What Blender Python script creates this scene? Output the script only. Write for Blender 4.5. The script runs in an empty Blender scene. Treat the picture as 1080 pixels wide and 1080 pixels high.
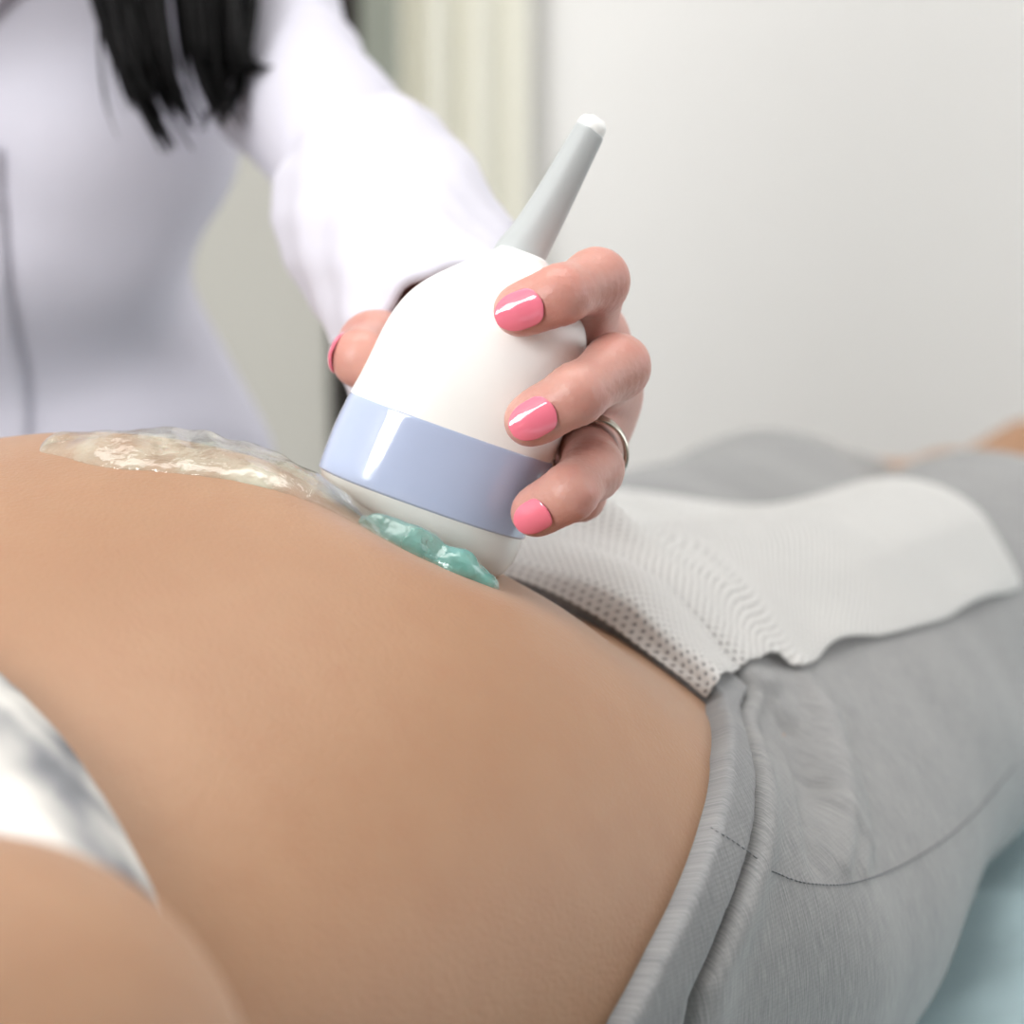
import bpy, bmesh, math, random, time
import numpy as np
from mathutils import Vector, Matrix
random.seed(4); RNG = np.random.default_rng(4)
SC = bpy.context.scene
COL = SC.collection
# ------------------------------------------------------------------ camera
FPX = 2600.0                      # focal length in pixels of a 1080 px frame
PITCH = math.atan(0.16)
CAM = np.array([0.0, 0.0, 0.32])  # couch surface is z = 0
FW = np.array([0, math.cos(PITCH), -math.sin(PITCH)])
UP = np.array([0, math.sin(PITCH), math.cos(PITCH)])
RT = np.array([1.0, 0, 0])
cd = bpy.data.cameras.new('camera'); cam = bpy.data.objects.new('camera', cd); COL.objects.link(cam)
cam.location = CAM; cam.rotation_euler = (math.pi/2 - PITCH, 0, 0)
cd.sensor_width = 36; cd.lens = 36*FPX/1080; cd.clip_start = 0.01
cd.dof.use_dof = True; cd.dof.focus_distance = 0.60; cd.dof.aperture_fstop = 10
SC.camera = cam
# ------------------------------------------------------------------ light
w = bpy.data.worlds.new('world'); SC.world = w; w.use_nodes = True
bg = w.node_tree.nodes['Background']; bg.inputs[0].default_value = (0.95, 0.97, 1.0, 1); bg.inputs[1].default_value = 2.6
def area(name, loc, target, sx, sy, power, col=(1, 1, 1)):
    l = bpy.data.lights.new(name, 'AREA'); l.shape = 'RECTANGLE'; l.size = sx; l.size_y = sy; l.energy = power; l.color = col
    o = bpy.data.objects.new(name, l); COL.objects.link(o); o.location = loc
    o.rotation_euler = (Vector(target) - Vector(loc)).to_track_quat('-Z', 'Y').to_euler(); return o
area('ceiling_lamp', (-0.1, 0.8, 1.85), (-0.1, 0.8, 0), 1.5, 0.9, 18, (1, 0.99, 0.97))
area('front_left_fill', (-1.45, -1.5, 1.2), (-0.05, 0.8, 0.25), 1.5, 1.1, 78, (0.98, 0.99, 1))  # added fill lamp for probe and coat front; no window in that wall
SC.view_settings.view_transform = 'Standard'; SC.view_settings.look = 'None'
SC.view_settings.exposure = 0.30; SC.view_settings.gamma = 1; SC.view_settings.use_curve_mapping = False

def P(px, py, d):
    return CAM + d*(FW + (px-540)/FPX*RT + (540-py)/FPX*UP)
def nrm(v):
    v = np.asarray(v, float); return v/np.linalg.norm(v)
# ------------------------------------------------------------------ materials
def S2L(c):
    return tuple((x/255/12.92 if x/255 <= .04045 else ((x/255+.055)/1.055)**2.4) for x in c) + (1,)
class NT:
    def __init__(s, name):
        s.m = bpy.data.materials.new(name); s.m.use_nodes = True; s.t = s.m.node_tree; s.b = s.t.nodes['Principled BSDF']
    def n(s, ty, **kw):
        nd = s.t.nodes.new(ty)
        for k, v in kw.items():
            if k.startswith('i_'):
                k = k[2:]; k = int(k) if k.isdigit() else k.replace('_', ' ')
                nd.inputs[k].default_value = v
            else: setattr(nd, k, v)
        return nd
    def l(s, a, b): s.t.links.new(a, b)
    def coord(s, attr=None, scale=(1, 1, 1)):
        if attr: c = s.n('ShaderNodeAttribute', attribute_name=attr).outputs['Vector']
        else: c = s.n('ShaderNodeTexCoord').outputs['Object']
        mp = s.n('ShaderNodeMapping'); mp.inputs['Scale'].default_value = scale; s.l(c, mp.inputs[0]); return mp.outputs[0]
    def noise(s, vec, scale, detail=4, rough=.55):
        nd = s.n('ShaderNodeTexNoise', i_Scale=scale, i_Detail=detail, i_Roughness=rough); s.l(vec, nd.inputs['Vector']); return nd.outputs['Fac']
    def ramp(s, fac, stops):
        r = s.n('ShaderNodeValToRGB'); e = r.color_ramp.elements
        while len(e) < len(stops): e.new(0.5)
        for i, (p, c) in enumerate(stops): e[i].position = p; e[i].color = c
        s.l(fac, r.inputs[0]); return r.outputs[0]
    def mix(s, a, b, fac, mode='MIX'):
        m = s.n('ShaderNodeMix', data_type='RGBA', blend_type=mode)
        for sock, v in ((m.inputs[0], fac), (m.inputs[6], a), (m.inputs[7], b)):
            if hasattr(v, 'is_output'): s.l(v, sock)
            else: sock.default_value = v
        return m.outputs[2]
    def bump(s, h, strength=.3, dist=.001, prev=None):
        b = s.n('ShaderNodeBump', i_Strength=strength, i_Distance=dist); s.l(h, b.inputs['Height'])
        if prev is not None: s.l(prev, b.inputs['Normal'])
        return b.outputs[0]
    def math(s, op, a, b=None):
        m = s.n('ShaderNodeMath', operation=op)
        for i, v in enumerate((a, b)):
            if v is None: continue
            if hasattr(v, 'is_output'): s.l(v, m.inputs[i])
            else: m.inputs[i].default_value = v
        return m.outputs[0]
    def set(s, **kw):
        for k, v in kw.items():
            k = k.replace('_', ' ')
            if hasattr(v, 'is_output'): s.l(v, s.b.inputs[k])
            else: s.b.inputs[k].default_value = v
        return s.m
def plain(name, rgb, rough=.5, **kw):
    t = NT(name); c = t.coord(); n = t.noise(c, 60, 3)
    col = t.mix(S2L([x*.97 for x in rgb]), S2L(rgb), n)
    return t.set(Base_Color=col, Roughness=rough, **kw)
def skin(name, base, dark, red, vary=.5, sss=.12, bumps=.25, rough=.5):
    t = NT(name); c = t.coord()
    n1 = t.noise(c, 14, 3); n2 = t.noise(c, 90, 4); n3 = t.noise(c, 900, 3, .6)
    col = t.mix(S2L(base), S2L(dark), t.ramp(n1, [(.35, (0, 0, 0, 1)), (.75, (vary, vary, vary, 1))]))
    col = t.mix(col, S2L(red), t.ramp(n2, [(.45, (0, 0, 0, 1)), (.8, (.45, .45, .45, 1))]))
    vo = t.n('ShaderNodeTexVoronoi', i_Scale=750.0); t.l(c, vo.inputs['Vector'])
    nb = t.bump(n3, bumps, .0006); nb = t.bump(vo.outputs['Distance'], bumps*.6, .0005, nb)
    return t.set(Base_Color=col, Roughness=rough, Subsurface_Weight=sss, Subsurface_Radius=(1, .35, .2), Subsurface_Scale=.006,
                 Specular_IOR_Level=.4, Sheen_Weight=.12, Sheen_Roughness=.35, Normal=nb)
M = {}
M['skin_patient'] = skin('skin_patient', (172, 133, 103), (155, 114, 84), (163, 119, 90), .6)
M['skin_hand'] = skin('skin_hand', (206, 160, 147), (195, 126, 112), (198, 115, 104), .85, .15, .2, .4)
M['nail'] = plain('nail_polish', (248, 128, 150), .12, Coat_Weight=.6, Coat_Roughness=.05)
def heather(name, lite, dark, attr=True):
    t = NT(name)
    c = t.coord('suv', (1700, 150, 1)) if attr else t.coord(None, (300, 300, 300))
    n1 = t.noise(c, 1, 4, .65); c2 = t.coord('suv', (2600, 500, 1)); n2 = t.noise(c2, 1, 2)
    c3 = t.coord('suv', (30, 12, 1)); n3 = t.noise(c3, 1, 3)
    col = t.mix(S2L(dark), S2L(lite), t.ramp(n1, [(.33, (0, 0, 0, 1)), (.66, (1, 1, 1, 1))]))
    col = t.mix(col, S2L([x*.8 for x in dark]), t.ramp(n2, [(.55, (0, 0, 0, 1)), (.8, (.5, .5, .5, 1))]))
    col = t.mix(col, S2L([min(255, x*1.1) for x in lite]), t.ramp(n3, [(.4, (0, 0, 0, 1)), (.8, (.35, .35, .35, 1))]))
    wv = t.n('ShaderNodeTexWave', i_Scale=330.0, i_Distortion=1.5); wv.bands_direction = 'Y'; t.l(t.coord('suv'), wv.inputs['Vector'])
    nb = t.bump(n1, .14, .0006); nb = t.bump(wv.outputs['Fac'], .12, .0003, nb)
    return t.set(Base_Color=col, Roughness=.92, Sheen_Weight=.15, Normal=nb, Specular_IOR_Level=.15)
M['leggings'] = heather('heather_jersey', (160, 159, 158), (126, 127, 128))
M['waistband'] = heather('heather_rib', (150, 150, 150), (118, 119, 121))
M['thread'] = plain('grey_thread', (138, 139, 142), .9)
def cotton(name, rgb, sc=18, st=.15, **kw):
    t = NT(name); c = t.coord(); n = t.noise(c, sc, 4); f = t.noise(c, 900, 2)
    col = t.mix(S2L([x*.975 for x in rgb]), S2L(rgb), n)
    nb = t.bump(n, st, .004); nb = t.bump(f, .15, .0004, nb)
    return t.set(Base_Color=col, Roughness=.85, Normal=nb, Specular_IOR_Level=.2, **kw)
M['coat'] = cotton('white_coat_cotton', (206, 204, 215))
M['cuff'] = cotton('white_cuff_cotton', (210, 208, 218))
M['shirt'] = None
M['button'] = plain('pearl_button', (232, 232, 236), .25)
M['trouser'] = cotton('dark_trousers', (52, 54, 62))
M['hair'] = plain('black_hair', (7, 6, 7), .5, Specular_IOR_Level=.12)
M['probe_white'] = plain('probe_white_plastic', (255, 255, 252), .32)
M['probe_lens'] = plain('probe_lens_rubber', (236, 238, 235), .22)
M['probe_blue'] = plain('probe_blue_plastic', (184, 197, 226), .12, Coat_Weight=.7, Coat_Roughness=.04)
M['probe_grey'] = plain('probe_grey_rubber', (186, 190, 190), .42)
M['silver'] = plain('silver_metal', (205, 200, 188), .2, Metallic=1.0)
def shirt_mat():
    t = NT('printed_jersey'); c = t.coord('suv', (34, 14, 1)); n = t.noise(c, 1, 3)
    col = t.ramp(n, [(.44, S2L((46, 48, 58))), (.50, S2L((132, 133, 136))), (.60, S2L((214, 211, 205))), (.75, S2L((240, 238, 236)))])
    return t.set(Base_Color=col, Roughness=.9)
M['shirt'] = shirt_mat()
def paper_mat():
    t = NT('nonwoven_towel'); uv = t.n('ShaderNodeTexCoord').outputs['UV']
    sep = t.n('ShaderNodeSeparateXYZ'); t.l(uv, sep.inputs[0])
    # staggered perforations, 3.4 mm apart
    def hole(off):
        a = t.math('SUBTRACT', t.math('FRACT', t.math('ADD', t.math('DIVIDE', sep.outputs[0], .0046), off)), .5)
        b = t.math('SUBTRACT', t.math('FRACT', t.math('ADD', t.math('DIVIDE', sep.outputs[1], .0034), off)), .5)
        return t.math('ADD', t.math('POWER', t.math('MULTIPLY', a, .0046), 2), t.math('POWER', t.math('MULTIPLY', b, .0034), 2))
    d = t.math('MINIMUM', hole(0.0), hole(0.5))
    mask = t.math('LESS_THAN', d, .00075**2)
    c = t.coord(); n = t.noise(c, 500, 4); big = t.noise(c, 25, 3)
    col = t.mix(S2L((231, 230, 227)), S2L((221, 220, 218)), big)
    h = t.math('SUBTRACT', t.math('MULTIPLY', n, .4), mask)
    nb = t.bump(h, .6, .0006)
    t.set(Base_Color=col, Roughness=.9, Normal=nb, Specular_IOR_Level=.15)
    tr = t.n('ShaderNodeBsdfTranslucent'); tr.inputs[0].default_value = (.9, .9, .9, 1)
    tp = t.n('ShaderNodeBsdfTransparent')
    m1 = t.n('ShaderNodeMixShader'); m1.inputs[0].default_value = .25; t.l(t.b.outputs[0], m1.inputs[1]); t.l(tr.outputs[0], m1.inputs[2])
    m2 = t.n('ShaderNodeMixShader'); t.l(t.math('MULTIPLY', mask, .75), m2.inputs[0]); t.l(m1.outputs[0], m2.inputs[1]); t.l(tp.outputs[0], m2.inputs[2])
    t.l(m2.outputs[0], t.t.nodes['Material Output'].inputs[0]); return t.m
M['paper'] = paper_mat()
def gel_mat(name, rgb, dens, dens2):
    t = NT(name); c = t.coord(); n = t.noise(c, 160, 3); cl = t.noise(c, 45, 3)
    lw = t.n('ShaderNodeLayerWeight', i_Blend=.35)
    al = t.math('ADD', t.math('MULTIPLY', t.ramp(cl, [(.42, (0, 0, 0, 1)), (.62, (1, 1, 1, 1))]), dens2-dens), dens)
    al = t.math('MINIMUM', t.math('ADD', al, t.math('MULTIPLY', lw.outputs['Facing'], .12)), 1.0)
    nb = t.bump(n, .5, .003)
    t.set(Base_Color=S2L(rgb), Roughness=.05, Normal=nb, Specular_IOR_Level=.6, Coat_Weight=1.0, Coat_Roughness=.03)
    gl = t.n('ShaderNodeBsdfGlossy', i_Roughness=.04); t.l(nb, gl.inputs['Normal'])
    tp = t.n('ShaderNodeBsdfTransparent'); tp.inputs[0].default_value = (1, 1, 1, 1)
    m0 = t.n('ShaderNodeMixShader'); geo = t.n('ShaderNodeNewGeometry'); lw2 = t.n('ShaderNodeLayerWeight', i_Blend=.5); t.l(nb, lw2.inputs['Normal'])
    fr = t.math('MULTIPLY', t.math('ADD', t.math('MULTIPLY', t.math('POWER', lw2.outputs['Facing'], 4), .55), .05), t.math('SUBTRACT', 1.0, geo.outputs['Backfacing']))
    t.l(fr, m0.inputs[0]); t.l(tp.outputs[0], m0.inputs[1]); t.l(gl.outputs[0], m0.inputs[2])
    m = t.n('ShaderNodeMixShader'); t.l(al, m.inputs[0]); t.l(m0.outputs[0], m.inputs[1]); t.l(t.b.outputs[0], m.inputs[2])
    t.l(m.outputs[0], t.t.nodes['Material Output'].inputs[0]); return t.m
M['gel'] = gel_mat('clear_gel', (222, 228, 208), .10, .55)
M['gel_teal'] = gel_mat('teal_gel', (132, 200, 190), .30, .75)
M['teal_sheet'] = cotton('teal_nonwoven', (204, 228, 233), 40, .3)
M['vinyl'] = plain('pale_vinyl', (210, 214, 214), .45)
M['steel'] = plain('painted_steel', (200, 202, 204), .4)
def wall_mat(name, rgb):
    t = NT(name); c = t.coord(); n = t.noise(c, 3, 3); n2 = t.noise(c, 220, 3)
    col = t.mix(S2L([x*.985 for x in rgb]), S2L(rgb), n)
    return t.set(Base_Color=col, Roughness=.8, Normal=t.bump(n2, .08, .001))
M['wall'] = wall_mat('wall_paint', (243, 241, 238))
M['wall_front'] = wall_mat('wall_front_paint', (96, 92, 88))  # unseen wall, colour kept dark to weaken bounce from the camera side
M['wall_olive'] = wall_mat('door_paint', (194, 192, 184))
M['floor'] = wall_mat('floor_vinyl', (110, 106, 100))  # floor colour darkened to weaken light bounced upwards
M['curtain'] = cotton('cream_curtain', (236, 234, 222), 8, .1)
M['dark'] = plain('dark_brown', (44, 38, 34), .7)
M['trim'] = plain('olive_trim', (138, 142, 130), .6)
# ------------------------------------------------------------------ mesh helpers
def mk(name, verts, faces, mat, parent=None, smooth=True):
    me = bpy.data.meshes.new(name)
    verts = np.asarray(verts, dtype=np.float32)
    if isinstance(faces, np.ndarray) and faces.ndim == 2:
        nf, k = faces.shape
        me.vertices.add(len(verts)); me.vertices.foreach_set('co', verts.ravel())
        me.loops.add(nf*k); me.loops.foreach_set('vertex_index', faces.astype(np.int32).ravel())
        me.polygons.add(nf); me.polygons.foreach_set('loop_start', np.arange(0, nf*k, k, dtype=np.int32))
        me.update(calc_edges=True); me.validate()
    else:
        me.from_pydata([tuple(map(float, v)) for v in verts], [], [tuple(int(i) for i in f) for f in faces]); me.update()
    if smooth: me.polygons.foreach_set('use_smooth', np.ones(len(me.polygons), dtype=bool))
    me.materials.append(mat)
    o = bpy.data.objects.new(name, me); COL.objects.link(o)
    if parent is not None: o.parent = parent; o.matrix_parent_inverse = Matrix.Translation(-Vector(parent.location)) if parent.parent is None else Matrix.Identity(4)
    return o
def empty(name, loc):
    o = bpy.data.objects.new(name, None); COL.objects.link(o); o.location = tuple(map(float, loc)); o.empty_display_size = .05; return o
def tag(o, label=None, cat=None, group=None, kind=None):
    for k, v in (('label', label), ('category', cat), ('group', group), ('kind', kind)):
        if v: o[k] = v
    return o
def vattr(o, name, vec):
    a = o.data.attributes.new(name, 'FLOAT_VECTOR', 'POINT'); a.data.foreach_set('vector', np.asarray(vec, dtype=np.float32).ravel())
def box(name, lo, hi, mat, parent=None, bevel=0.0, rot=None):
    bm = bmesh.new(); bmesh.ops.create_cube(bm, size=1)
    lo = Vector(lo); hi = Vector(hi)
    for v in bm.verts: v.co = Vector([(lo[i]+hi[i])/2 + v.co[i]*(hi[i]-lo[i]) for i in range(3)])
    if bevel: bmesh.ops.bevel(bm, geom=bm.edges[:], offset=bevel, segments=3, affect='EDGES', profile=.6)
    vs = [rot(v.co) if rot else v.co[:] for v in bm.verts]; bm.verts.index_update()
    fs = [[v.index for v in f.verts] for f in bm.faces]; bm.free()
    return mk(name, np.array(vs), fs, mat, parent, smooth=False)
def frames(pts):
    pts = np.asarray(pts, float); t = np.gradient(pts, axis=0); t /= np.linalg.norm(t, axis=1)[:, None]
    a = np.array([0, 0, 1.0]) if abs(t[0][2]) < .9 else np.array([1.0, 0, 0])
    n = nrm(np.cross(t[0], a)); ns = []
    for k in range(len(pts)):
        n = nrm(n - t[k]*np.dot(n, t[k])); ns.append(n)
    ns = np.array(ns); return t, ns, np.cross(t, ns)
def tube_geo(pts, rad, k=8, flat=1.0):
    pts = np.asarray(pts, float); rad = np.broadcast_to(np.asarray(rad, float), (len(pts),))
    t, a, b = frames(pts); th = np.arange(k)*2*math.pi/k
    V = (pts[:, None] + rad[:, None, None]*(np.cos(th)[None, :, None]*a[:, None] + flat*np.sin(th)[None, :, None]*b[:, None])).reshape(-1, 3)
    F = []
    for i in range(len(pts)-1):
        for j in range(k): F.append((i*k+j, i*k+(j+1) % k, (i+1)*k+(j+1) % k, (i+1)*k+j))
    F.append(tuple(range(k))[::-1]); F.append(tuple((len(pts)-1)*k+j for j in range(k)))
    return V, F
def tubes(name, lst, mat, parent=None, k=6):
    V = []; F = []; n = 0
    for pts, rad in lst:
        v, f = tube_geo(pts, rad, k); V.append(v); F += [tuple(i+n for i in q) for q in f]; n += len(v)
    return mk(name, np.concatenate(V), F, mat, parent)
def spline(pts, n=40):
    """Catmull-Rom through the points"""
    p = np.asarray(pts, float); p = np.vstack([2*p[0]-p[1], p, 2*p[-1]-p[-2]]); m = len(p)-3
    out = []
    for u in np.linspace(0, m-1e-6, n):
        i = int(u); t = u-i; a, b, c, d = p[i:i+4]
        out.append(.5*((2*b)+(c-a)*t+(2*a-5*b+4*c-d)*t*t+(3*b-a-3*c+d)*t**3))
    return np.array(out)
class Prof:
    """smooth 1-d profile"""
    def __init__(s, xs, ys):
        c = spline(np.column_stack([xs, ys]), 600); o = np.argsort(c[:, 0]); s.x = c[o, 0]; s.y = c[o, 1]
    def __call__(s, x): return np.interp(x, s.x, s.y)
# ------------------------------------------------------------------ implicit surfaces
def cap(Q, a, b, ra, rb):
    a = np.asarray(a, np.float32); b = np.asarray(b, np.float32); ab = b-a; L = float(ab@ab)
    t = np.clip(((Q-a)@ab)/L, 0, 1)
    d = Q-a-t[:, None]*ab
    return np.sqrt((d*d).sum(1)) - (ra+(rb-ra)*t)
def ell(Q, c, r, R=None):
    d = Q-np.asarray(c, np.float32)
    if R is not None: d = d@np.asarray(R, np.float32).T
    r = np.asarray(r, np.float32); k0 = np.sqrt(((d/r)**2).sum(1)); k1 = np.sqrt(((d/(r*r))**2).sum(1))+1e-9
    return k0*(k0-1)/k1
def smin(a, b, k):
    h = np.maximum(k-np.abs(a-b), 0)/k
    return np.minimum(a, b)-h*h*k*.25
def smax(a, b, k): return -smin(-a, -b, k)
def chain(Q, pts, rad, k=.003):
    d = None
    for i in range(len(pts)-1):
        e = cap(Q, pts[i], pts[i+1], rad[i], rad[i+1]); d = e if d is None else smin(d, e, k)
    return d
def wob(Q, f, seed=0):
    """cheap smooth noise in -1..1"""
    r = np.random.default_rng(seed); s = 0
    for i in range(5):
        k = nrm(r.normal(size=3))*f*(.6+.25*i); s = s+np.sin(Q@k.astype(np.float32)+r.uniform(0, 6.28))
    return s/5*1.4
def surface(fn, lo, hi, h, B=12, slack=1.35):
    lo = np.asarray(lo, float); hi = np.asarray(hi, float)
    nb = np.ceil((hi-lo)/(h*B)).astype(int); n = nb*B+1
    ctr = np.stack(np.meshgrid(*[lo[i]+(np.arange(nb[i])+.5)*B*h for i in range(3)], indexing='ij'), -1).reshape(-1, 3).astype(np.float32)
    d = np.concatenate([fn(c) for c in np.array_split(ctr, max(1, len(ctr)//200000))])
    R = B*h*.5*math.sqrt(3)*slack
    act = np.where(np.abs(d) < R)[0]
    F = np.ones(n, np.float32)
    sg = np.where(d > 0, 1, -1).astype(np.float32).reshape(nb)
    F[:-1, :-1, :-1] = np.repeat(np.repeat(np.repeat(sg, B, 0), B, 1), B, 2)
    loc = np.stack(np.meshgrid(*[np.arange(B+1)]*3, indexing='ij'), -1).reshape(-1, 3)
    bi = np.stack(np.unravel_index(act, nb), -1)
    for ch in np.array_split(bi, max(1, len(bi)//120)):
        idx = (ch[:, None]*B+loc[None]).reshape(-1, 3)
        F[idx[:, 0], idx[:, 1], idx[:, 2]] = fn((lo+idx*h).astype(np.float32))
    ins = F < 0
    c = np.zeros(n-1, np.int8)
    for dx in (0, 1):
        for dy in (0, 1):
            for dz in (0, 1): c += ins[dx:n[0]-1+dx, dy:n[1]-1+dy, dz:n[2]-1+dz]
    cells = np.argwhere((c > 0) & (c < 8)); vid = -np.ones(n-1, np.int64); vid[tuple(cells.T)] = np.arange(len(cells))
    acc = np.zeros((len(cells), 3)); cnt = np.zeros(len(cells))
    cor = [(0, 0, 0), (1, 0, 0), (0, 1, 0), (1, 1, 0), (0, 0, 1), (1, 0, 1), (0, 1, 1), (1, 1, 1)]
    val = [F[cells[:, 0]+o[0], cells[:, 1]+o[1], cells[:, 2]+o[2]] for o in cor]
    for a in range(8):
        for b in range(a+1, 8):
            if sum(abs(x-y) for x, y in zip(cor[a], cor[b])) != 1: continue
            x = (val[a] < 0) != (val[b] < 0)
            t = np.where(x, val[a]/np.where(x, val[a]-val[b], 1), 0)
            acc += np.where(x[:, None], np.array(cor[a])+t[:, None]*(np.array(cor[b])-np.array(cor[a])), 0); cnt += x
    V = lo+(cells+acc/cnt[:, None])*h
    quads = []
    for ax in range(3):
        sl = [slice(None)]*3; s2 = [slice(None)]*3; sl[ax] = slice(0, -1); s2[ax] = slice(1, None)
        A = ins[tuple(sl)]; Bq = ins[tuple(s2)]
        e = np.argwhere(A != Bq); o1, o2 = [(1, 2), (2, 0), (0, 1)][ax]
        e = e[(e[:, o1] > 0) & (e[:, o2] > 0) & (e[:, o1] < n[o1]-1) & (e[:, o2] < n[o2]-1)]
        def cid(a, b):
            q = e.copy(); q[:, o1] -= a; q[:, o2] -= b; return vid[q[:, 0], q[:, 1], q[:, 2]]
        q = np.stack([cid(1, 1), cid(0, 1), cid(0, 0), cid(1, 0)], 1)
        flip = ~A[e[:, 0], e[:, 1], e[:, 2]]; q[flip] = q[flip][:, ::-1]; quads.append(q)
    quads = np.concatenate(quads); quads = quads[(quads >= 0).all(1)]
    for _ in range(2):                     # Newton steps onto the field
        v32 = V.astype(np.float32); f0 = fn(v32); e = h*.25
        g = np.stack([fn(v32+np.array(x, np.float32)*e) for x in np.eye(3)], 1)-f0[:, None]; g /= e
        st = f0[:, None]*g/np.maximum((g*g).sum(1), .05)[:, None]
        V = V-np.clip(st, -h*.5, h*.5)
    return V, quads
def trace(px, py, fn, start=.3, off=0.0):
    """first hit of a sight line with a field"""
    d = nrm(FW+(px-540)/FPX*RT+(540-py)/FPX*UP); t = start
    for _ in range(400):
        q = (CAM+d*t); f = float(fn(q[None].astype(np.float32))[0])-off
        if f < 1e-4: break
        t += max(f*.6, 1e-4)
        if t > 3: return None
    return CAM+d*t
def trace_all(pix, fn, off=0.0): return [trace(x, y, fn, off=off) for x, y in pix]
def down(XY, fn, z0=.45, off=0.0):
    z = np.full(len(XY), z0)
    for _ in range(150):
        q = np.column_stack([XY, z]).astype(np.float32); f = fn(q)-off; z = np.maximum(z-np.maximum(f, 0)*.6, -.02)
    return z
T0 = time.time()
def lap(s): print('  [%.1fs] %s' % (time.time()-T0, s))
# ------------------------------------------------------------------ setting
FLOOR = -0.80; WY = 2.15
def struct(o, label, cat): return tag(o, label, cat, kind='structure')
struct(box('floor', (-2.2, -1.6, FLOOR-.05), (2.4, WY+.1, FLOOR), M['floor']), 'dark grey vinyl floor of the examination room', 'floor')
struct(box('wall_back', (-2.2, WY, FLOOR), (2.4, WY+.1, 1.9), M['wall']), 'plain light grey wall behind the couch', 'wall')
struct(box('wall_left', (-2.3, -1.6, FLOOR), (-2.2, WY, 1.9), M['wall']), 'light grey wall at the left side of room', 'wall')
struct(box('ceiling', (-2.3, -1.7, 1.9), (2.5, WY+.1, 2.0), M['wall']), 'white ceiling of the examination room', 'ceiling')
struct(box('wall_front', (-2.3, -1.7, FLOOR), (2.5, -1.6, 1.9), M['wall_front']), 'unseen wall behind the viewer, kept dark taupe to cut bounced light', 'wall')
wr = empty('wall_right', (2.4, .3, FLOOR)); struct(wr, 'light grey wall with a wide window at the right', 'wall')
for n_, lo_, hi_ in (('wall_panel', (2.4, -1.6, FLOOR), (2.5, 0, 1.9)), ('wall_panel', (2.4, 1.7, FLOOR), (2.5, WY, 1.9)), ('wall_panel', (2.4, 0, FLOOR), (2.5, 1.7, .1)), ('wall_panel', (2.4, 0, 1.6), (2.5, 1.7, 1.9))): box(n_, lo_, hi_, M['wall'], wr)
def wx(px, y=WY): return (px-540)/FPX*(y*math.cos(PITCH)+.05)
struct(box('door_1', (wx(-500), WY-.03, FLOOR), (wx(352), WY-.002, 1.5), M['wall_olive'], bevel=.004), 'greyish beige door leaf behind the standing person', 'door')
struct(box('trim_1', (wx(388), WY-.05, FLOOR), (wx(428), WY-.002, 1.6), M['trim'], bevel=.004), 'olive grey door frame post beside cream curtain', 'trim')
struct(box('dark_gap_strip', (wx(352), WY-.012, FLOOR), (wx(388), WY-.002, 1.5), M['dark']), 'dark strip painted for the unlit gap beside the olive grey door post', 'trim')  # solid panel; darkness of the door opening painted as its colour
def curtain():
    n = 160; x0, x1 = wx(424), wx(560); z0, z1 = FLOOR+.03, 1.6; V = []; F = []
    for side in (0, 1):
        for r in range(7):
            z = z0+(z1-z0)*r/6
            for i in range(n):
                u = i/(n-1); x = x0+(x1-x0)*u
                y = WY-.032-.015*math.cos(u*2*math.pi*3.1+.5)-.006*math.sin(u*17+1+r*.1)
                V.append((x, y+side*.004, z))
    def q(s, r, i): return s*7*n+r*n+i
    for r in range(6):
        for i in range(n-1):
            F.append((q(0, r, i), q(0, r, i+1), q(0, r+1, i+1), q(0, r+1, i))); F.append((q(1, r, i+1), q(1, r, i), q(1, r+1, i), q(1, r+1, i+1)))
        for i in (0, n-1): F.append((q(0, r, i), q(0, r+1, i), q(1, r+1, i), q(1, r, i)))
    return mk('curtain', V, F, M['curtain'])
tag(curtain(), 'cream curtain hanging in vertical folds before light grey wall', 'curtain')
# ------------------------------------------------------------------ patient: frame of her trunk
TH = math.radians(38)
U = np.array([math.sin(TH), math.cos(TH), 0]); VV = np.array([math.cos(TH), -math.sin(TH), 0]); M0 = np.array([-.06, .68, 0])
def local(Q):
    d = Q-M0.astype(np.float32); return d@U.astype(np.float32), d@VV.astype(np.float32), Q[:, 2]
def world(s, v, z): return M0+U*s+VV*v+np.array([0, 0, z])
pa = Prof([-.52, -.46, -.38, -.30, -.22, -.15, -.08, -.02, .05, .12, .18, .24, .30], [.10, .175, .18, .163, .158, .162, .165, .163, .159, .150, .138, .12, .09])
pt = Prof([-.52, -.46, -.38, -.30, -.22, -.15, -.10, -.06, -.02, .02, .06, .10, .14, .18, .24, .30], [.13, .165, .185, .19, .205, .226, .237, .239, .226, .202, .178, .158, .146, .142, .135, .10])
pv = Prof([-.52, -.1, 0, .06, .12, .18, .24, .30], [0, 0, 0.0, -.006, -.024, -.046, -.064, -.075])
pb = Prof([-.52, -.2, 0, .06, .12, .18, .24, .30], [0, 0, .0, .008, .02, .035, .05, .06])
HIPN = world(.12, .024, .092); KNEEN = np.array([.205, 1.07, .108]); ANKN = np.array([.38, 1.40, .12])
HIPF = world(.12, -.11, .085); KNEEF = np.array([.126, 1.19, .101]); ANKF = np.array([.275, 1.52, .075])
SHOULD = world(-.48, .17, .185); ELB = np.array([-.084, .352, .168]); WRI = world(-.47, .30, .12)
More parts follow.
